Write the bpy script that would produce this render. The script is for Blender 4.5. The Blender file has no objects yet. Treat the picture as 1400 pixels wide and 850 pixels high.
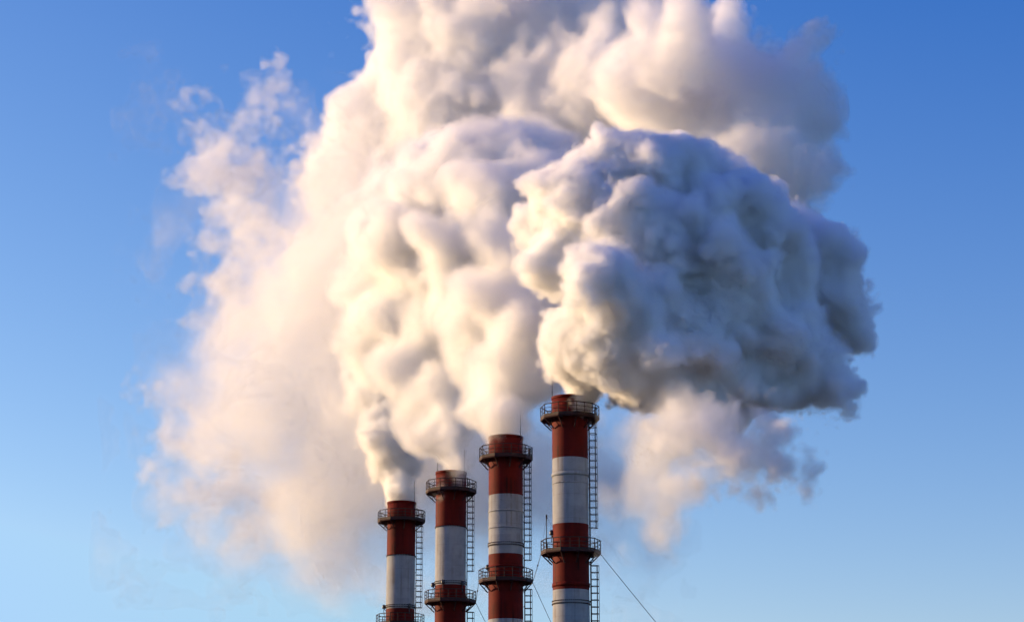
import bpy, bmesh, math, random
import numpy as np
from mathutils import Vector, Matrix

random.seed(7)
rng = np.random.default_rng(11)
S = bpy.context.scene
COL = S.collection
R = math.radians

# ------------------------------------------------------------------ camera
PITCH = 14.7
F_PX = 2880.0                      # focal length in photo pixels (photo is 1400 wide)
CAM_Z = 1.7
cam_d = bpy.data.cameras.new("camera")
cam_d.sensor_width = 36.0
cam_d.lens = 36.0 * F_PX / 1400.0
cam_d.clip_start = 0.5
cam_d.clip_end = 20000.0
cam = bpy.data.objects.new("camera", cam_d)
COL.objects.link(cam)
cam.location = (0, 0, CAM_Z)
cam.rotation_euler = (R(90 + PITCH), 0, 0)
S.camera = cam

# ------------------------------------------------------------------ light
SUN_AZ = R(-71)                    # from +Y towards +X; negative = left of the view
SUN_EL = R(12)
world = bpy.data.worlds.new("World")
S.world = world
world.use_nodes = True
wn, wl = world.node_tree.nodes, world.node_tree.links
wn.clear()
sky = wn.new("ShaderNodeTexSky")
sky.sky_type = 'NISHITA'
sky.sun_disc = False
sky.sun_elevation = SUN_EL
sky.sun_rotation = SUN_AZ
sky.air_density = 1.0
sky.dust_density = 0.3
sky.ozone_density = 3.0
bg = wn.new("ShaderNodeBackground")
bg.inputs["Strength"].default_value = 0.12
wo = wn.new("ShaderNodeOutputWorld")
# deeper, clearer winter blue: each channel of the sky's colour through its own contrast curve
_s = wn.new("ShaderNodeSeparateColor"); _c = wn.new("ShaderNodeCombineColor")
wl.new(sky.outputs[0], _s.inputs[0])
SKY_CURVE = ((1.56, -.106), (1.35, -.110), (1.05, .078))
for _i, (_k, _o) in enumerate(SKY_CURVE):
    _a = wn.new("ShaderNodeMath"); _a.operation = 'MULTIPLY_ADD'; _a.inputs[1].default_value = _k; _a.inputs[2].default_value = _o / .12
    _b = wn.new("ShaderNodeMath"); _b.operation = 'MAXIMUM'; _b.inputs[1].default_value = .01 / .12
    _m = wn.new("ShaderNodeMath"); _m.operation = 'MINIMUM'; _m.inputs[1].default_value = (.30, .48, .74)[_i] / .12
    wl.new(_s.outputs[_i], _a.inputs[0]); wl.new(_a.outputs[0], _b.inputs[0]); wl.new(_b.outputs[0], _m.inputs[0]); wl.new(_m.outputs[0], _c.inputs[_i])
wl.new(_c.outputs[0], bg.inputs[0])
wl.new(bg.outputs[0], wo.inputs[0])

sun_d = bpy.data.lights.new("sun", 'SUN')
sun_d.energy = 5.0
sun_d.angle = R(0.5)
sun_d.color = (1.0, 0.675, 0.35)
sun = bpy.data.objects.new("sun", sun_d)
COL.objects.link(sun)
to_sun = Vector((math.sin(SUN_AZ) * math.cos(SUN_EL), math.cos(SUN_AZ) * math.cos(SUN_EL), math.sin(SUN_EL)))
sun.rotation_euler = to_sun.to_track_quat('Z', 'Y').to_euler()
sun.location = to_sun * 300

S.view_settings.view_transform = 'Standard'
S.view_settings.look = 'None'
S.view_settings.exposure = 0.48
S.view_settings.gamma = 1.0
S.view_settings.use_curve_mapping = False
S.render.engine = 'CYCLES'
S.cycles.volume_bounces = 22
S.cycles.max_bounces = 24
S.cycles.transparent_max_bounces = 128
S.cycles.use_denoising = True
S.cycles.use_adaptive_sampling = True
S.cycles.adaptive_threshold = 0.07
S.cycles.volume_step_rate = 1.0

# ------------------------------------------------------------------ helpers
_p = R(PITCH)
FWD = Vector((0, math.cos(_p), math.sin(_p)))
UPV = Vector((0, -math.sin(_p), math.cos(_p)))


def at(px, py, Y):
    """The point at distance Y (metres in front of the camera) seen at photo pixel (px, py)."""
    d = FWD + Vector((1, 0, 0)) * ((px - 700) / F_PX) - UPV * ((py - 425) / F_PX)
    return Vector((0, 0, CAM_Z)) + d * (Y / d.y)


def per_m(px, py, Y):
    p = at(px, py, Y) - Vector((0, 0, CAM_Z))
    return F_PX / p.dot(FWD)




def mat(name):
    m = bpy.data.materials.new(name)
    m.use_nodes = True
    n, l = m.node_tree.nodes, m.node_tree.links
    n.clear()
    o = n.new("ShaderNodeOutputMaterial")
    return m, n, l, o


def math_node(n, l, op, a, b=None, c=None):
    k = n.new("ShaderNodeMath"); k.operation = op
    for i, v in enumerate((a, b, c)):
        if v is None: continue
        if isinstance(v, (int, float)): k.inputs[i].default_value = v
        else: l.new(v, k.inputs[i])
    return k.outputs[0]


def noise_node(n, l, vec, scale, detail=4, rough=.55, stretch=(1, 1, 1)):
    mp = n.new("ShaderNodeMapping"); mp.inputs["Scale"].default_value = stretch
    l.new(vec, mp.inputs[0])
    t = n.new("ShaderNodeTexNoise")
    t.inputs["Scale"].default_value = scale; t.inputs["Detail"].default_value = detail; t.inputs["Roughness"].default_value = rough
    l.new(mp.outputs[0], t.inputs["Vector"])
    return t.outputs[0]


def ramp(n, l, fac, stops):
    r = n.new("ShaderNodeValToRGB")
    e = r.color_ramp.elements
    while len(e) < len(stops): e.new(.5)
    for k, (p, c) in zip(e, stops):
        k.position = p; k.color = (*c, 1) if len(c) == 3 else c
    l.new(fac, r.inputs[0])
    return r.outputs[0]


def mix(n, l, fac, a, b, mode='MIX'):
    k = n.new("ShaderNodeMix"); k.data_type = 'RGBA'; k.blend_type = mode
    for v, s in ((fac, 0), (a, 6), (b, 7)):
        if isinstance(v, (int, float)): k.inputs[s].default_value = v
        elif isinstance(v, tuple): k.inputs[s].default_value = (*v, 1)
        else: l.new(v, k.inputs[s])
    return k.outputs[2]


def paint_material(name, base, worn, rust, streak_amt, rough=.7):
    """Weathered paint on steel: mottling, long vertical run-off streaks and small rust spots."""
    m, n, l, o = mat(name)
    tc = n.new("ShaderNodeTexCoord"); oi = n.new("ShaderNodeObjectInfo")
    ad = n.new("ShaderNodeVectorMath"); ad.operation = 'ADD'
    sc = n.new("ShaderNodeVectorMath"); sc.operation = 'SCALE'; sc.inputs[0].default_value = (31, 17, 23)
    l.new(oi.outputs["Random"], sc.inputs[3])
    l.new(tc.outputs["Object"], ad.inputs[0]); l.new(sc.outputs[0], ad.inputs[1])
    P = ad.outputs[0]
    mott = noise_node(n, l, P, .9, 6, .65)
    col = mix(n, l, ramp(n, l, mott, [(.35, (0, 0, 0)), (.7, (1, 1, 1))]), base, worn)
    st = noise_node(n, l, P, 1.0, 4, .6, (3.2, 3.2, .09))
    brk = noise_node(n, l, P, .5, 3, .5)
    sf = math_node(n, l, 'MULTIPLY', ramp(n, l, st, [(.50, (0, 0, 0)), (.68, (1, 1, 1))]), ramp(n, l, brk, [(.38, (0, 0, 0)), (.58, (1, 1, 1))]))
    col = mix(n, l, math_node(n, l, 'MULTIPLY', sf, streak_amt), col, rust)
    # rolled plates of slightly different age: tone steps every 2.2 m up and every quarter turn
    sx = n.new("ShaderNodeSeparateXYZ"); l.new(tc.outputs["Object"], sx.inputs[0])
    row = math_node(n, l, 'FLOOR', math_node(n, l, 'DIVIDE', sx.outputs[2], 2.2))
    an = math_node(n, l, 'ARCTAN2', sx.outputs[1], sx.outputs[0])
    colm = math_node(n, l, 'FLOOR', math_node(n, l, 'ADD', math_node(n, l, 'MULTIPLY', an, .95), math_node(n, l, 'MULTIPLY', row, .37)))
    cb = n.new("ShaderNodeCombineXYZ"); l.new(row, cb.inputs[0]); l.new(colm, cb.inputs[1]); l.new(oi.outputs["Random"], cb.inputs[2])
    wnz = n.new("ShaderNodeTexWhiteNoise"); l.new(cb.outputs[0], wnz.inputs[0])
    col = mix(n, l, 1.0, col, ramp(n, l, wnz.outputs[0], [(0, (.84, .84, .85)), (1, (1, 1, 1))]), 'MULTIPLY')
    fr = math_node(n, l, 'FRACT', math_node(n, l, 'DIVIDE', sx.outputs[2], 2.2))
    seam = math_node(n, l, 'LESS_THAN', math_node(n, l, 'ABSOLUTE', math_node(n, l, 'SUBTRACT', fr, .5)), .018)
    col = mix(n, l, math_node(n, l, 'MULTIPLY', seam, .12), col, rust)
    sp = noise_node(n, l, P, 4.5, 5, .7)
    col = mix(n, l, math_node(n, l, 'MULTIPLY', ramp(n, l, sp, [(.64, (0, 0, 0)), (.72, (1, 1, 1))]), .6), col, rust)
    b = n.new("ShaderNodeBsdfPrincipled")
    l.new(col, b.inputs["Base Color"])
    b.inputs["Roughness"].default_value = rough
    b.inputs["Specular IOR Level"].default_value = .12
    bu = n.new("ShaderNodeBump"); bu.inputs["Strength"].default_value = .25; bu.inputs["Distance"].default_value = .02
    l.new(mott, bu.inputs["Height"]); l.new(bu.outputs[0], b.inputs["Normal"])
    l.new(b.outputs[0], o.inputs[0])
    return m


def plain_material(name, color, rough=.6, metal=0.0, var=.35, scale=3.0):
    m, n, l, o = mat(name)
    tc = n.new("ShaderNodeTexCoord")
    f = noise_node(n, l, tc.outputs["Object"], scale, 5, .6)
    col = mix(n, l, f, tuple(c * (1 - var) for c in color), tuple(min(1, c * (1 + var)) for c in color))
    b = n.new("ShaderNodeBsdfPrincipled")
    l.new(col, b.inputs["Base Color"]); b.inputs["Roughness"].default_value = rough; b.inputs["Metallic"].default_value = metal
    l.new(b.outputs[0], o.inputs[0])
    return m


RED = paint_material("red_oxide_paint", (.155, .008, .004), (.105, .006, .003), (.02, .006, .004), .75)
WHITE = paint_material("weathered_white_paint", (.38, .39, .40), (.30, .308, .315), (.15, .09, .055), .6)
SOOT = plain_material("sooty_flue_steel", (.03, .026, .024), .9)
STEEL = plain_material("dark_painted_steel", (.042, .007, .005), .75)
IRON = plain_material("dark_bare_steel", (.026, .007, .005), .75)
CABLE = plain_material("steel_cable", (.08, .08, .085), .5)
LAMP = plain_material("lamp_housing", (.035, .03, .03), .4)
CONCRETE = plain_material("concrete", (.32, .31, .29), .9)

# ------------------------------------------------------------------ mesh helpers

def new_obj(name, bm, mats, parent=None, loc=None, smooth=False):
    me = bpy.data.meshes.new(name)
    bm.normal_update()
    bm.to_mesh(me); bm.free()
    for m in (mats if isinstance(mats, (list, tuple)) else [mats]): me.materials.append(m)
    if smooth: me.shade_smooth()
    o = bpy.data.objects.new(name, me)
    COL.objects.link(o)
    if parent is not None: o.parent = parent
    if loc is not None: o.location = loc
    return o


def thing(name, label, cat, loc, group=None):
    o = bpy.data.objects.new(name, None)
    o.empty_display_size = .5
    COL.objects.link(o)
    o.location = loc
    o["label"] = label; o["category"] = cat
    if group: o["group"] = group
    return o


def bar(bm, a, b, r, n=6):
    """A round bar from a to b."""
    a, b = Vector(a), Vector(b)
    z = (b - a).normalized()
    x = z.orthogonal().normalized(); y = z.cross(x)
    ring = []
    for p in (a, b):
        ring.append([bm.verts.new(p + (x * math.cos(t) + y * math.sin(t)) * r) for t in [2 * math.pi * i / n for i in range(n)]])
    for i in range(n):
        bm.faces.new((ring[0][i], ring[0][(i + 1) % n], ring[1][(i + 1) % n], ring[1][i]))
    bm.faces.new(ring[0][::-1]); bm.faces.new(ring[1])


def lathe(bm, prof, seg=96, mat_ids=None, close=False):
    """prof = [(radius, z)...] from the bottom outside upwards; mat_ids per profile segment."""
    rings = [[bm.verts.new((r * math.cos(2 * math.pi * i / seg), r * math.sin(2 * math.pi * i / seg), z)) for i in range(seg)] for r, z in prof]
    pairs = list(zip(rings, rings[1:])) + ([(rings[-1], rings[0])] if close else [])
    for k, (a, b) in enumerate(pairs):
        for i in range(seg):
            f = bm.faces.new((a[i], a[(i + 1) % seg], b[(i + 1) % seg], b[i]))
            f.smooth = True
            if mat_ids: f.material_index = mat_ids[k]


def box(bm, c, s, rot=None):
    g = bmesh.ops.create_cube(bm, size=1)["verts"]
    M = Matrix.Translation(c) @ (rot.to_4x4() if rot else Matrix()) @ Matrix.Diagonal((*s, 1))
    bmesh.ops.transform(bm, matrix=M, verts=g)


def pol(r, a, z):
    return Vector((r * math.cos(a), r * math.sin(a), z))

# ------------------------------------------------------------------ setting: the ground, below the picture
m, n, l, o_ = mat("bare_winter_ground")
tc = n.new("ShaderNodeTexCoord")
f1 = noise_node(n, l, tc.outputs["Object"], .02, 8, .6)
cg = ramp(n, l, f1, [(.35, (.022, .026, .03)), (.5, (.038, .044, .05)), (.65, (.07, .078, .085))])
bs = n.new("ShaderNodeBsdfDiffuse"); l.new(cg, bs.inputs[0]); l.new(bs.outputs[0], o_.inputs[0])
bm = bmesh.new()
bmesh.ops.create_circle(bm, cap_ends=True, segments=96, radius=9000)
ground = new_obj("ground", bm, m)
ground["kind"] = "structure"

# ------------------------------------------------------------------ chimneys

def platform(parent, R0, R1, z, rail_h, phase, gap=None):
    """Ten-sided service platform: deck ring, kerb, three-rail railing, knee braces."""
    n = 10
    ang = [phase + 2 * math.pi * i / n for i in range(n)]
    bm = bmesh.new()
    t = .10
    ri = R0 + .02
    vo_t = [bm.verts.new(pol(R1, a, z)) for a in ang]; vo_b = [bm.verts.new(pol(R1, a, z - t)) for a in ang]
    vi_t = [bm.verts.new(pol(ri / math.cos(math.pi / n) , a, z)) for a in ang]; vi_b = [bm.verts.new(pol(ri / math.cos(math.pi / n), a, z - t)) for a in ang]
    for i in range(n):
        j = (i + 1) % n
        bm.faces.new((vi_t[i], vo_t[i], vo_t[j], vi_t[j])); bm.faces.new((vo_b[i], vi_b[i], vi_b[j], vo_b[j]))
        bm.faces.new((vo_t[i], vo_b[i], vo_b[j], vo_t[j])); bm.faces.new((vi_b[i], vi_t[i], vi_t[j], vi_b[j]))
    # radial and rim joists under the deck
    for i in range(n):
        j = (i + 1) % n
        bar(bm, pol(R1 - .06, ang[i], z - t - .07), pol(R1 - .06, ang[j], z - t - .07), .07, 5)
        bar(bm, pol(ri + .05, ang[i], z - t - .07), pol(R1 - .05, ang[i], z - t - .07), .065, 5)
    deck = new_obj("service_platform", bm, STEEL, parent)
    bm = bmesh.new()
    rr = R1 - .05
    for i in range(n):
        j = (i + 1) % n
        bar(bm, pol(rr, ang[i], z), pol(rr, ang[i], z + rail_h), .042, 6)
        mid = (pol(rr, ang[i], z) + pol(rr, ang[j], z)) / 2
        bar(bm, mid, mid + Vector((0, 0, rail_h)), .03, 5)
        for h, r in ((rail_h, .045), (rail_h * .66, .026), (rail_h * .33, .026)):
            bar(bm, pol(rr, ang[i], z + h), pol(rr, ang[j], z + h), r, 6)
        a, b = pol(rr + .02, ang[i], z + .09), pol(rr + .02, ang[j], z + .09)
        d = (b - a)
        box(bm, (a + b) / 2, (d.length, .012, .16), Matrix.Rotation(math.atan2(d.y, d.x), 3, 'Z'))
    new_obj("railing", bm, IRON, deck)
    for i in range(n):
        bm = bmesh.new()
        bar(bm, pol(R1 - .12, ang[i], z - t - .12), pol(R0 + .06, ang[i], z - t - 1.0), .06, 6)
        # curved gusset against the shaft
        c = pol(R0 + .03, ang[i], z - t - .62)
        prev = None
        for k in range(9):
            w = -math.pi / 2 + math.pi * k / 8
            q = pol(R0 + .03 + .34 * math.cos(w), ang[i], z - t - .62 + .34 * math.sin(w))
            if prev is not None: bar(bm, prev, q, .03, 5)
            prev = q
        new_obj("bracket", bm, STEEL, deck)
    return deck


def ladder(parent, R0, z0, z1, az, cage0, name="ladder"):
    """Caged ladder standing off the shaft; rails z0..z1, hoops from cage0 up."""
    M = Matrix.Rotation(az, 3, 'Z')
    bm = bmesh.new()
    x0 = R0 + .12; w = .24
    for s in (-w, w):
        bar(bm, M @ Vector((x0, s, z0)), M @ Vector((x0, s, z1)), .042, 6)
    z = z0 + .15
    while z < z1 - .05:
        bar(bm, M @ Vector((x0, -w, z)), M @ Vector((x0, w, z)), .014, 5); z += .3
    z = z0 + .5
    while z < z1:
        for s in (-w, w):
            bar(bm, M @ Vector((R0 - .02, s, z)), M @ Vector((x0, s, z)), .022, 5)
        z += 1.8
    lad = new_obj(name, bm, IRON, parent)
    bm = bmesh.new()
    hoop = []
    for k in range(9):
        w_ = -math.pi * .5 + math.pi * k / 8
        hoop.append((x0 + .05 + .68 * math.cos(w_) ** .8 if abs(math.cos(w_)) > 1e-6 else x0, .36 * math.sin(w_)))
    hoop = [(x0, -w)] + hoop[1:-1] + [(x0, w)]
    z = cage0
    zs = []
    while z < z1 - .02:
        zs.append(z); z += .62
    for z in zs:
        for a, b in zip(hoop, hoop[1:]):
            bar(bm, M @ Vector((*a, z)), M @ Vector((*b, z)), .034, 5)
    for k in (2, 4, 6):
        bar(bm, M @ Vector((*hoop[k], zs[0])), M @ Vector((*hoop[k], zs[-1])), .026, 5)
    new_obj("safety_cage", bm, IRON, lad)
    return lad


LADDER_AZ = R(4)

def chimney(label, cx, Y, y_rim, hw, bands, decks, rail_px, plat_hw, rods, cage_low, flanges, lamps, group="striped chimneys"):
    """All heights come from where the photo shows them, at the chimney's own distance."""
    c = at(cx, 700, Y)
    k = per_m(cx, 650, Y)
    zc = lambda y: at(cx, y, Y).z
    root = thing("chimney", label, "chimney", (c.x, Y, 0), group)
    ztop = zc(y_rim)
    r0 = hw / k
    # outside profile, base to rim, with one material per band
    edges = [zc(y) for y in bands]                # falling heights of colour changes, first is red above
    heights = [0.0] + sorted(edges) + [ztop]
    # extend the stripes down to the ground
    low = sorted(edges)[0]
    step = 8.2
    more = []
    z = low - step
    while z > 3: more.append(z); z -= step
    marks = sorted(more + edges)
    ncol = len(marks)
    prof, ids = [(r0 * 1.16, .0), (r0 * 1.14, .6)], [0]
    zs = [.6] + marks + [ztop]
    for i in range(len(zs) - 1):
        # colour counted from the top: topmost red
        red = (len(zs) - 2 - i) % 2 == 0
        za, zb = zs[i], zs[i + 1]
        n = max(1, int((zb - za) / 1.5))
        for q in range(n):
            zz = za + (zb - za) * (q + 1) / n
            rr = r0 * (1 + .12 * max(0, 1 - zz / (ztop * .62)))
            prof.append((rr, zz)); ids.append(0 if red else 1)
    prof += [(r0 * .93, ztop), (r0 * .93, ztop - 5), (.001, ztop - 5)]
    ids += [0, 2, 2]
    bm = bmesh.new()
    lathe(bm, prof, 96, ids)
    new_obj("shaft", bm, [RED, WHITE, SOOT], root)
    bm = bmesh.new()
    lathe(bm, [(r0 + .002, ztop - .22), (r0 + .06, ztop - .2), (r0 + .06, ztop + .03), (r0 * .92, ztop + .03), (r0 * .92, ztop - .2)], 96)
    new_obj("rim", bm, RED, root)
    for (y, dr, h, kind) in flanges:
        z = zc(y)
        rr = r0 * (1 + .12 * max(0, 1 - z / (ztop * .62)))
        bm = bmesh.new()
        lathe(bm, [(rr - .02, z - h / 2), (rr + dr, z - h / 2), (rr + dr, z + h / 2), (rr - .02, z + h / 2)], 96, close=True)
        f = new_obj("flange", bm, (WHITE if kind[0] == 'w' else RED), root)
        if len(kind) > 1:
            bm = bmesh.new()
            nb = 56
            for i in range(nb):
                a = 2 * math.pi * i / nb
                for dz in ((-h / 2 - .06,) if kind[1] == '1' else (-h / 2 - .06, h / 2 + .06)):
                    box(bm, pol(rr + .03, a, z + dz), (.10, .09, .09), Matrix.Rotation(a, 3, 'Z'))
            new_obj("bolt_row", bm, IRON, f)["kind"] = "stuff"
    for i, y in enumerate(decks):
        z = zc(y)
        rr = r0 * (1 + .12 * max(0, 1 - z / (ztop * .62)))
        platform(root, rr, plat_hw / k, z, rail_px / k, R(-90 + 12 + 3 * i))
    zt, zl = zc(decks[0]), zc(decks[1])
    rl = r0 * (1 + .12 * max(0, 1 - zl / (ztop * .62)))
    ladder(root, rl, zl, zt + 1.5, LADDER_AZ, zc(cage_low))
    ladder(root, r0 * 1.03, .4, zl - .75, LADDER_AZ, 3.0)
    for (x, y0, y1) in rods:
        xa = (x - cx) / k
        yy = math.sqrt(max(0.01, (r0 + .05) ** 2 - min(abs(xa), r0) ** 2))
        bm = bmesh.new()
        zb, ze = zc(y1) - .5, zc(y0)
        yo = -yy if x > cx else yy
        bar(bm, (xa, yo, zb), (xa, yo, zb + (ze - zb) * .6), .035, 6)
        bar(bm, (xa, yo, zb + (ze - zb) * .58), (xa, yo, ze), .022, 6)
        new_obj("lightning_rod", bm, IRON, root)
    for (x, y) in lamps:
        xa = (x - cx) / k
        rr = rl
        if abs(xa) < rr: px_, py_ = xa, -math.sqrt(rr * rr - xa * xa) - .1
        else: px_, py_ = xa, -.2
        z = zc(y)
        bm = bmesh.new()
        lathe(bm, [(.001, .0), (.17, .02), (.2, .1), (.19, .3), (.13, .46), (.001, .5)], 16)
        bmesh.ops.translate(bm, vec=(px_, py_, z - .25), verts=bm.verts)
        d = Vector((px_, py_, 0)).normalized()
        bar(bm, (px_, py_, z - .22), (d.x * (rr - .05), d.y * (rr - .05), z - .5), .04, 6)
        bar(bm, (px_, py_, z - .22), (px_, py_, z - .9), .035, 6)
        new_obj("obstruction_lamp", bm, LAMP, root)
    bm = bmesh.new()
    lathe(bm, [(r0 * 1.5, 0), (r0 * 1.5, .5), (r0 * 1.15, .5)], 48)
    new_obj("footing", bm, CONCRETE, root)
    return root, r0, k, zl


CH = [
    chimney("tallest and nearest red and white chimney, rightmost of the four",
            780, 190, 544, 24.6, (628, 717.5, 807), (572, 755), 16, 41, ((756, 521, 542), (804, 508, 545)), 721,
            ((650, .07, .3, 'w'), (662, .03, .12, 'w'), (800, .06, .35, 'r'), (824, .04, .14, 'w2')), ((754, 728),)),
    chimney("second tallest red and white chimney, standing just left of the tallest one",
            691.5, 207, 598, 23.4, (678, 758.5, 847), (627, 794), 15, 37, ((670.5, 582, 598), (711.5, 569, 598)), 765,
            ((700, .05, .14, 'w'), (723, .04, .14, 'w'), (745, .04, .12, 'w2'), (775, .05, .16, 'r')), ((667, 775),)),
    chimney("third tallest red and white chimney with plain white band, just right of the shortest one",
            616.5, 221, 646, 20.8, (720, 800.5), (672, 822), 13.5, 35, ((597.5, 630, 646), (635, 617, 646)), 780,
            ((720, .03, .1, 'r1'), (797, .05, .1, 'w2')), ((593, 799), (607, 797), (633, 798))),
    chimney("shortest and farthest red and white chimney, leftmost of the four",
            549, 240, 687, 19.2, (759.5, 832.5), (712, 853), 12.5, 32.8, ((532.5, 672, 687), (566.5, 659, 687)), 830,
            ((759, .03, .1, 'r1'), (829, .05, .1, 'w2')), ((527, 829), (562, 829))),
]

# slender mast with two stays on the tallest chimney's lower platform
root1, r1, k1, zl1 = CH[0]
bm = bmesh.new()
mx = (747 - 780) / k1
my = -1.2
mtop = at(780, 706, 190).z
bar(bm, (mx, my, zl1), (mx, my, mtop), .04, 6)
bar(bm, (mx, my, mtop - .35), (mx, my, mtop), .07, 8)
bar(bm, (mx, my, mtop - .1), (-r1 + .02, -.5, mtop - 1.1), .012, 4)
bar(bm, (mx, my, mtop - .1), (mx - .3, my - .9, zl1 + 1.05), .012, 4)
new_obj("antenna_mast", bm, IRON, root1)


def guy(label, i, side, dx, dy, to=None):
    """Steel guy from a chimney's lower platform bracket to a ground anchor dx, dy metres away."""
    root, r0, k, zl = CH[i]
    a = Vector((root.location.x + side * (41, 37, 35, 32.8)[i] / k * .99, root.location.y, zl - .16))
    b = Vector((a.x + dx, a.y + dy, 0.05))
    if to is not None:              # a tie to the next chimney's lower platform instead of a ground anchor
        rt, _r, kt, zt_ = CH[to]
        b = Vector((rt.location.x + (41, 37, 35, 32.8)[to] / kt * .98, rt.location.y, zt_ - .1))
    bm = bmesh.new()
    N = 24
    prev = None
    for q in range(N + 1):
        t = q / N
        p = a.lerp(b, t) - Vector((0, 0, 1.1 * 4 * t * (1 - t) * (.35 if to is None else .06)))
        if prev is not None: bar(bm, prev - a, p - a, .028, 5)
        if q == 9:
            ins = (prev - a, p - a)
        prev = p
    w = new_obj("guy_wire", bm, CABLE, None, a)
    bm = bmesh.new()
    m_ = (ins[0] + ins[1]) / 2; d = (ins[1] - ins[0]).normalized()
    bar(bm, m_ - d * .22, m_ + d * .22, .07, 8)
    bar(bm, m_ - d * .34, m_ + d * .34, .045, 8)
    new_obj("insulator", bm, IRON, w)
    w["label"] = label; w["category"] = "guy wire"; w["group"] = "guy wires bracing the chimneys"
    return w

guy("dark guy wire slanting down right from the tallest chimney's lower platform", 0, 1, 23.5, -3)
guy("short guy wire running down left from the tallest chimney's lower platform to the second tallest", 0, -1, 0, 0, to=1)
guy("guy wire slanting down right from the second tallest chimney's lower platform, before the tallest", 1, 1, 14, 6)
guy("short guy wire running down left from the second tallest chimney's platform to the third tallest", 1, -1, 0, 0, to=2)
guy("guy wire slanting down right from the third tallest chimney's lower platform", 2, 1, 15, 6)

# ------------------------------------------------------------------ steam

def noise_tile(seed, n=64, band=9.0):
    """Periodic band-limited noise, about `band` waves across the tile, unit deviation."""
    rg = np.random.default_rng(seed)
    f = np.fft.rfftn(rg.normal(size=(n, n, n)).astype(np.float32))
    k = np.sqrt(np.fft.fftfreq(n, 1 / n)[:, None, None] ** 2 + np.fft.fftfreq(n, 1 / n)[None, :, None] ** 2 + np.fft.rfftfreq(n, 1 / n)[None, None, :] ** 2)
    f *= np.exp(-((k - band) / (band * .28)) ** 2)
    t = np.fft.irfftn(f, s=(n, n, n)).astype(np.float32)
    return t / t.std()


TILES = [noise_tile(s) for s in (3, 5, 8)]
_q, _ = np.linalg.qr(np.random.default_rng(4).normal(size=(3, 3)))


def noise_at(P, wave, k=0, rot=True):
    """Noise of the given wavelength (metres) at points P (N x 3)."""
    T = TILES[k % len(TILES)]; n = T.shape[0]
    Q = P.astype(np.float32) @ _q.astype(np.float32).T if rot else P
    Q = Q * np.float32(n / 9.0 / wave) + np.float32(17.3 * k)
    i = np.floor(Q).astype(np.int32); f = (Q - i).astype(np.float32)
    f = f * f * (3 - 2 * f) if False else f
    i0 = i % n; i1 = (i + 1) % n
    r = 0
    for a in (0, 1):
        wa = f[:, 0] if a else 1 - f[:, 0]; ia = (i1 if a else i0)[:, 0]
        for b in (0, 1):
            wb = f[:, 1] if b else 1 - f[:, 1]; ib = (i1 if b else i0)[:, 1]
            for c in (0, 1):
                wc = f[:, 2] if c else 1 - f[:, 2]; ic = (i1 if c else i0)[:, 2]
                r = r + wa * wb * wc * T[ia, ib, ic]
    return r


def surface_net(F, iso, origin, h):
    """Closed quad skin of F > iso on a grid (naive surface nets)."""
    G = F - iso
    ins = G > 0
    nx, ny, nz = G.shape
    c = np.zeros((nx - 1, ny - 1, nz - 1), np.uint8)
    for a in (0, 1):
        for b in (0, 1):
            for d in (0, 1):
                c += ins[a:nx - 1 + a, b:ny - 1 + b, d:nz - 1 + d]
    cells = np.argwhere((c > 0) & (c < 8)).astype(np.int32)
    if not len(cells): return None
    acc = np.zeros((len(cells), 3), np.float32); cnt = np.zeros(len(cells), np.float32)
    corners = [(a, b, d) for a in (0, 1) for b in (0, 1) for d in (0, 1)]
    val = {o: G[cells[:, 0] + o[0], cells[:, 1] + o[1], cells[:, 2] + o[2]] for o in corners}
    for o in corners:
        for ax in range(3):
            if o[ax]: continue
            p = list(o); p[ax] = 1; p = tuple(p)
            va, vb = val[o], val[p]
            cr = (va > 0) != (vb > 0)
            t = np.where(cr, va / np.where(cr, va - vb, 1), 0)
            pos = np.array(o, np.float32)[None].repeat(len(cells), 0); pos[:, ax] += t
            acc[cr] += pos[cr]; cnt[cr] += 1
    V = (cells + acc / cnt[:, None]) * h + origin
    idx = np.full(c.shape, -1, np.int32)
    idx[cells[:, 0], cells[:, 1], cells[:, 2]] = np.arange(len(cells))
    quads = []
    for ax in range(3):
        s0 = [slice(1, -1)] * 3; s1 = [slice(1, -1)] * 3
        s0[ax] = slice(0, -1); s1[ax] = slice(1, None)
        a, b = ins[tuple(s0)], ins[tuple(s1)]
        for flip in (0, 1):
            e = np.argwhere((a & ~b) if not flip else (b & ~a))
            off = np.array([1, 1, 1]); off[ax] = 0
            e = e + off
            u, v = [(1, 2), (2, 0), (0, 1)][ax]
            def cell(du, dv):
                q = e.copy(); q[:, u] += du; q[:, v] += dv
                return idx[q[:, 0], q[:, 1], q[:, 2]]
            q = np.stack([cell(-1, -1), cell(0, -1), cell(0, 0), cell(-1, 0)], 1)
            quads.append(q if not flip else q[:, ::-1])
    return V, np.concatenate(quads)


def steam_material(density, g, SKIN=0.0):
    """Evenly dense white water droplets; the faint skin is droplets too."""
    name = "steam_density_%g" % density if SKIN == 0 else "steam_skin"
    m, n, l, o = mat(name)
    v = n.new("ShaderNodeVolumeScatter")
    v.inputs["Color"].default_value = (STEAM_ALB, STEAM_ALB, STEAM_ALB, 1)
    v.inputs["Density"].default_value = density
    v.inputs["Anisotropy"].default_value = g
    l.new(v.outputs[0], o.inputs["Volume"])
    if SKIN > 0:
        t = n.new("ShaderNodeBsdfTransparent"); d = n.new("ShaderNodeBsdfDiffuse"); x = n.new("ShaderNodeMixShader")
        d.inputs[0].default_value = (.95, .95, .95, 1)
        x.inputs[0].default_value = SKIN
        l.new(t.outputs[0], x.inputs[1]); l.new(d.outputs[0], x.inputs[2]); l.new(x.outputs[0], o.inputs["Surface"])
    return m

STEAM_ALB = .999


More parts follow.
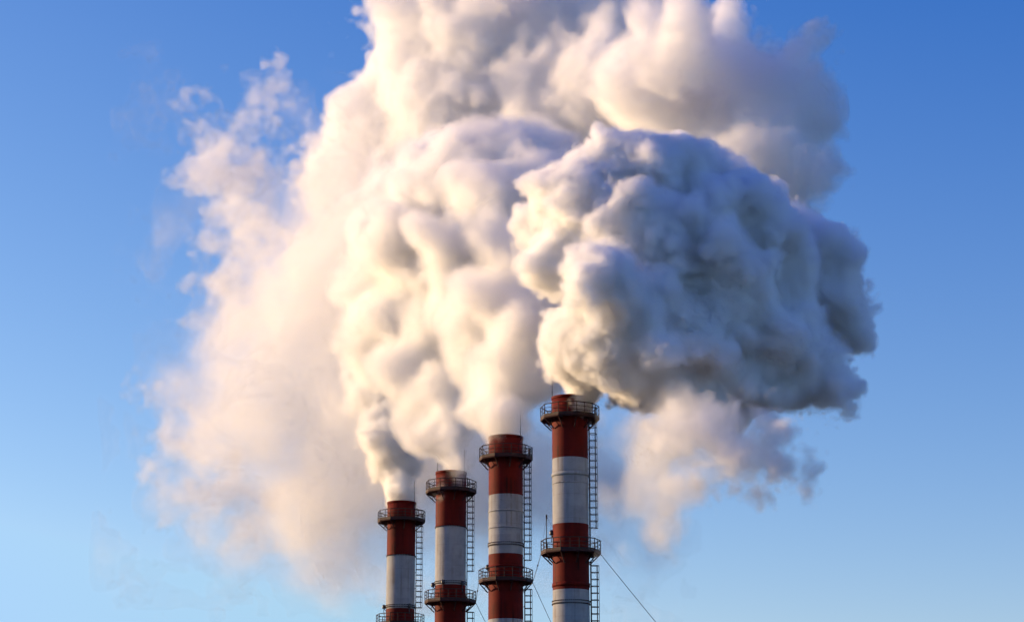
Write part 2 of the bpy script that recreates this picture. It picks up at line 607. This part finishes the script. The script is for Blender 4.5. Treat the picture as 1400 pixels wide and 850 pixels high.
def fib(n, rg):
    i = np.arange(n) + 0.5
    ph = np.arccos(1 - 2 * i / n); th = math.pi * (1 + 5 ** .5) * i + rg.uniform(0, 6.28)
    d = np.stack([np.cos(th) * np.sin(ph), np.sin(th) * np.sin(ph), np.cos(ph)], 1)
    d += rg.normal(0, .35, d.shape)
    return d / np.linalg.norm(d, axis=1)[:, None]


def steam(label, cat, blobs, h, levels, kids=(), kr=(), billow=(), fbm=(), g=.3, seed=1, name="steam_plume", soft=0.0, warp=(), kmax=99.0, soft0=None, near=None):
    """A body of steam. blobs = (photo x, photo y, distance, radius in photo pixels).
    The blobs carry smaller ones; noise roughens the field; each level (depth below the skin, density)
    becomes a closed skin nested in the last, so the steam thickens inwards."""
    rg = np.random.default_rng(seed)
    lvl = []
    for (px, py, Y, rp) in blobs:
        lvl.append((np.array(at(px, py, Y)), rp / per_m(px, py, Y)))
    sph = list(lvl)
    for n, (lo, hi) in zip(kids, kr):
        nxt = []
        for c, r in lvl:
            for d in fib(n, rg):
                k = min(r * lo * (hi / lo) ** (rg.uniform() ** 1.4), kmax * rg.uniform(.55, 1))
                nxt.append((c + d * (r - k * rg.uniform(.1, .65)), k))
        lvl = nxt; sph += lvl
    lo = np.min([c - r for c, r in sph], 0) - 1.6; hi = np.max([c + r for c, r in sph], 0) + 1.6
    lo[2] = max(lo[2], 1)
    dims = np.ceil((hi - lo) / h).astype(int) + 2
    F = np.full(dims, -3.0, np.float32)
    softs = [soft if soft0 is None else soft0] * len(blobs) + [soft] * (len(sph) - len(blobs))
    for q_, ((c, r), soft) in enumerate(zip(sph, softs)):
        m_ = r + (2.5 if q_ < len(blobs) or soft > 2 else 1.2)
        a = np.maximum(np.floor((c - m_ - lo) / h).astype(int), 0); b = np.minimum(np.ceil((c + m_ - lo) / h).astype(int) + 1, dims)
        gx, gy, gz = [((np.arange(a[q], b[q]) * h + lo[q]) - c[q]) ** 2 for q in range(3)]
        d = r - np.sqrt(gx[:, None, None] + gy[None, :, None] + gz[None, None, :]).astype(np.float32)
        if soft > 0:            # rounded valleys between blobs
            s = F[a[0]:b[0], a[1]:b[1], a[2]:b[2]]
            k = np.clip(1 - np.abs(s - d) / soft, 0, 1)
            s[:] = np.maximum(s, d) + k * k * soft * .25
        else:
            s = F[a[0]:b[0], a[1]:b[1], a[2]:b[2]]
            np.maximum(s, d, out=s)
    amp = sum(x[1] for x in billow) * 1.2 + sum(x[1] for x in fbm) * 2.2 + sum(x[1] for x in warp) * 1.6 + .4
    depth = max(x[0] for x in levels); amp -= min(0, min(x[0] for x in levels))
    band = np.argwhere((F > -amp) & (F < depth + amp))
    P = (band * h + lo).astype(np.float32)
    if warp:                # eddies pull the round lobes out of shape
        W_ = np.zeros_like(P)
        for i, (w, a) in enumerate(warp):
            for q in range(3):
                W_[:, q] += a * noise_at(P, w, 3 * i + q + seed)
        Q_ = np.clip(band + W_ / h, 0, np.array(dims) - 1.001).astype(np.float32)
        i_ = Q_.astype(np.int32); f_ = Q_ - i_
        acc = 0
        for a in (0, 1):
            for b2 in (0, 1):
                for c2 in (0, 1):
                    wt = (f_[:, 0] if a else 1 - f_[:, 0]) * (f_[:, 1] if b2 else 1 - f_[:, 1]) * (f_[:, 2] if c2 else 1 - f_[:, 2])
                    acc = acc + wt * F[i_[:, 0] + a, i_[:, 1] + b2, i_[:, 2] + c2]
        F[band[:, 0], band[:, 1], band[:, 2]] = acc
    add = np.zeros(len(P), np.float32)
    for i, (w, a) in enumerate(billow):
        add += a * (np.abs(noise_at(P, w, i + seed)) - .75)
    for i, (w, a) in enumerate(fbm):
        add += a * noise_at(P, w, i + 5 + seed)
    if near is not None:    # tight and crisp by the chimney mouth, looser and softer as it drifts
        sc = np.clip(near[0] + (1 - near[0]) * np.linalg.norm(P - np.array(at(*blobs[0][:3]), np.float32), axis=1) / near[1], near[0], 1).astype(np.float32)
        F[band[:, 0], band[:, 1], band[:, 2]] /= sc
        add = add * np.maximum(sc, .62) / sc
    F[band[:, 0], band[:, 1], band[:, 2]] += add
    for q in range(3):
        sl = [slice(None)] * 3
        for e in (0, -1):
            sl[q] = e; F[tuple(sl)] = -3
    Vs, Qs, Ms, base = [], [], [], 0
    org = np.array(lo)
    mats = []
    for i, (dep, dens) in enumerate(levels):
        r = surface_net(F, dep, org, h)
        if r is None: continue
        V, Q = r
        Vs.append(V); Qs.append(Q + base); Ms.append(np.full(len(Q), i, np.int32)); base += len(V)
        mats.append(steam_material(dens, g, .02 if i == 1 else 0.0))
    V = np.concatenate(Vs); Q = np.concatenate(Qs)
    ctr = np.array(at(*blobs[0][:3]))
    me = bpy.data.meshes.new(name)
    me.vertices.add(len(V)); me.vertices.foreach_set("co", (V - ctr).astype(np.float32).ravel())
    me.loops.add(Q.size); me.loops.foreach_set("vertex_index", Q.ravel().astype(np.int32))
    me.polygons.add(len(Q)); me.polygons.foreach_set("loop_start", np.arange(0, Q.size, 4, dtype=np.int32))
    me.polygons.foreach_set("material_index", np.concatenate(Ms))
    for mm in mats: me.materials.append(mm)
    me.update(calc_edges=True)
    me.shade_smooth()
    ob = bpy.data.objects.new(name, me); COL.objects.link(ob)
    ob.location = ctr
    ob["label"] = label; ob["category"] = cat; ob["group"] = "steam from the chimneys"
    return ob

# near plume of the tallest chimney
A = [(780,560,190,18),(780.5,538,190.3,21),(777,514,191,30),(766,496,191,30),(812,478,188,46),(788,485,190,42),(800,450,190,58),(850,440,190,78),(900,475,190,86),(960,450,193,105),(825,390,189,58),(768,350,188,50),(745,320,190,36),
     (800,285,193,78),(858,252,194,70),(912,240,196,54),(960,300,196,95),(1012,350,197,100),(1062,380,197,92),(1100,380,197,78),(1132,392,196,54),(1152,440,196,40),(1050,462,193,80),
     (1085,505,193,66),(1138,530,193,28),(1000,520,191,65),(940,515,189,58),(880,515,189,44),(1105,340,198,46),(950,360,194,92),(900,380,192,90),(980,420,193,100),(860,330,192,70)]
B = [(691.5,612,207,17),(691,592,207.2,20),(689,568,207,30),(674,540,209,47),(705,505,210,54),(725,450,211,62),(685,420,213,68),(710,360,214,72),(650,330,217,72),(690,280,218,80),(640,240,222,76),
     (710,225,223,66),(750,265,220,66),(745,390,212,55),(640,420,216,56),(650,480,214,46),(680,380,220,80),(700,300,226,90),(650,440,222,60)]
C = [(616.5,660,221,15),(616,640,221.2,18),(611,615,221,28),(604,582,222,42),(585,550,224,44),(618,530,224,48),(570,500,226,54),(605,460,227,64),(555,430,229,58),(590,390,230,74),(550,340,231,66),(540,322,224,50),(532,322,229,52),(628,354,221,46),(540,290,233,58),(590,290,232,80),
     (600,240,234,60),(530,260,235,40),(515,430,231,40),(500,480,230,34),(630,390,230,70),(560,380,236,90),(640,300,236,90),(540,470,234,60)]
D = [(549,700,240,14),(548.5,681,240.2,16.5),(546,659,240,23),(541,632,241,34),(534,603,241,40),(557,590,242,34),(520,570,243,30),(510,540,245,34),(530,520,246,36),(500,505,247,28)]
U = [(600,60,250,100),(690,60,250,112),(770,60,252,92),(850,55,252,76),(935,78,236,64),(890,110,240,70),(1000,130,250,80),(1055,165,252,76),(1085,140,254,42),(1040,225,250,80),(960,180,250,100),(860,150,252,112),
     (760,165,252,120),(660,190,252,130),(570,130,254,92),(545,55,252,44),(575,-50,250,56),(660,-40,250,62),(770,-35,250,50),(855,-20,250,46),(510,170,255,62),(480,235,256,70),(1010,280,252,90),(900,300,254,120),(760,320,256,140),(620,330,256,140),(520,380,258,110),(1000,80,250,62),(1045,120,250,72),(1065,205,250,66),(1090,165,250,46),(1072,255,250,58),(1030,285,251,80),(1095,215,250,44)]
_lob = np.random.default_rng(21)
A = [(x, y, Y + (min(max(545 - y, 0) / 130, 1)) * (-9 * min(max(x - 755, 0) / (110 if y < 380 else 70), 1) + max(x - (885 if y < 380 else 830), 0) * .055 + _lob.uniform(-2.2, 2.2) * (y < 470)), r) for x, y, Y, r in A]
B = [(x, y, Y + (690 - x) * .05, r) for x, y, Y, r in B]
C = [(x, y, Y + (580 - x) * .05, r) for x, y, Y, r in C]
U = [(x, y, Y + (820 - x) * .08, r) for x, y, Y, r in U]
steam("white steam plume billowing from the tallest chimney, its right side deep blue grey", "steam plume", A, .16, [(-.2, .06), (0, .32), (.22, 1.0), (.65, 3.0)],
      kids=(26, 9), kr=((.16, .5), (.18, .45)), billow=((2.8, .24), (1.3, .22), (.62, .17), (.42, .08)), fbm=((7, .42),), warp=((7, .5), (2.6, .12)), g=.3, seed=2, soft=.6, soft0=1.4, kmax=2.6, near=(.28, 13))
steam("cream steam plume rising from the second tallest chimney", "steam plume", B, .18, [(-.3, .05), (0, .15), (.35, .3), (.9, .55), (1.8, .95)],
      kids=(26, 9), kr=((.16, .5), (.18, .45)), billow=((2.8, .24), (1.3, .22), (.62, .17), (.42, .08)), fbm=((7, .42),), warp=((7, .5), (2.6, .12)), g=.45, seed=3, soft=.6, soft0=1.4, kmax=2.6, near=(.28, 13))
steam("cream steam plume rising from the third tallest chimney", "steam plume", C, .18, [(-.3, .05), (0, .15), (.35, .3), (.9, .55), (1.8, .95)],
      kids=(26, 9), kr=((.16, .5), (.18, .45)), billow=((2.8, .24), (1.3, .22), (.62, .17), (.42, .08)), fbm=((7, .42),), warp=((7, .5), (2.6, .12)), g=.45, seed=4, soft=.6, soft0=1.4, kmax=2.6, near=(.28, 13))
steam("small curling steam plume above the shortest chimney", "steam plume", D, .14, [(-.15, .1), (.05, .35), (.3, 1.0), (.7, 2.2)],
      kids=(14, 7), kr=((.25, .55), (.25, .5)), billow=((2, .24), (.9, .15), (.5, .08)), warp=((4, .4), (1.8, .12)), g=.3, seed=5, soft=.4, soft0=1.0, near=(.4, 9))
steam("huge pale steam cloud filling the top of the sky, lilac on its right", "steam cloud", U, .3, [(-.3, .035), (0, .1), (.4, .22), (1.2, .42)],
      kids=(26, 8), kr=((.14, .5), (.16, .45)), billow=((4.5, .65), (2.1, .4), (1.0, .25)), fbm=((11, .7),), warp=((13, 1.2), (5, .3)), g=.3, seed=6, name="steam_cloud", soft=.5, soft0=2.2, kmax=3.6)
V = [(430,430,262,125),(390,530,264,125),(330,570,268,75),(450,610,262,130),(490,690,260,105),(430,740,264,60),(530,500,256,120),(485,320,262,92),(418,365,266,66),(330,450,268,65),(560,720,258,80),(640,690,256,80),(700,650,254,85),(560,600,252,110),
     (280,600,270,62),(300,520,270,60),(370,660,268,70),(360,420,268,50),(620,620,250,90),(520,400,254,110),(260,660,272,40),(340,720,270,45),(480,230,262,70),(740,640,254,92),(825,670,252,78),(760,700,254,60)]
steam("soft peach steam haze spreading left behind the chimneys", "steam cloud", V, .4, [(-1.6, .002), (-.8, .004), (0, .008), (.8, .014), (1.7, .026), (2.7, .045), (4, .1)],
      kids=(10,), kr=((.3, .6),), fbm=((16, 1.0), (8, .8), (4, .4), (1.9, .18)), warp=((14, 1.5),), g=.4, seed=7, name="steam_cloud", soft=2.5)
W = [(290,230,277,40),(340,230,276,40),(330,300,276,45),(268,150,276,16),(285,200,276,22),(300,250,276,26),(330,170,276,22),(365,130,276,22),(345,120,276,14),(310,300,276,28),(315,350,276,32),(350,300,275,34),(390,180,276,10),(350,340,274,36),(300,400,275,30),(340,400,274,40),(195,535,276,14),(225,640,276,26),(260,600,276,36),(300,660,276,36),(350,700,276,40),(250,690,277,24)]
steam("thin ragged lilac steam wisp against the blue at upper left", "steam wisp", W, .22, [(-.25, .012), (0, .02), (.4, .035), (.9, .06), (1.5,.09)],
      kids=(12, 5), kr=((.3, .6), (.3, .5)), fbm=((5, .7), (2.4, .42), (1.2, .22), (.7, .1)), warp=((6, 1.2), (2.5, .6)), g=.4, seed=8, name="steam_wisp", soft=.6, soft0=1.4, kmax=2.6, near=(.28, 13))
Rr = [(885,592,180,40),(925,580,180,40),(935,612,180,42),(897,632,180,42),(884,690,181,40),(900,722,181,26),(912,670,179,38),(945,640,178,36),(870,652,181,30),(960,610,178,34)]
steam("faint lilac veil of steam hanging behind and right of the tallest chimney", "steam wisp", Rr, .3, [(-.5, .025), (.1, .05), (.6, .09), (1.3, .16)],
      kids=(12, 5), kr=((.3, .55), (.3, .5)), fbm=((6, .7), (3, .45), (1.4, .28)), warp=((5, .8),), g=.4, seed=9, name="steam_wisp", soft=1.0)
Rt = [(940,580,179,30),(985,585,178,32),(960,590,178,34),(1000,608,177,36),(1045,608,176,34),(1070,630,176,28),(1092,655,176,16),(1020,640,176,30),(985,645,177,20),(920,590,176,24),(1050,655,176,20)]
steam("peach lit shred of steam under the blue grey plume's right half", "steam wisp", Rt, .16, [(-.3, .05), (0, .12), (.3, .25), (.8, .5)],
      kids=(14, 6), kr=((.25, .55), (.25, .5)), fbm=((3.5, .4), (1.6, .28), (.8, .18)), warp=((3, .6), (1.4, .25)), g=.4, seed=10, name="steam_wisp", soft=.5)
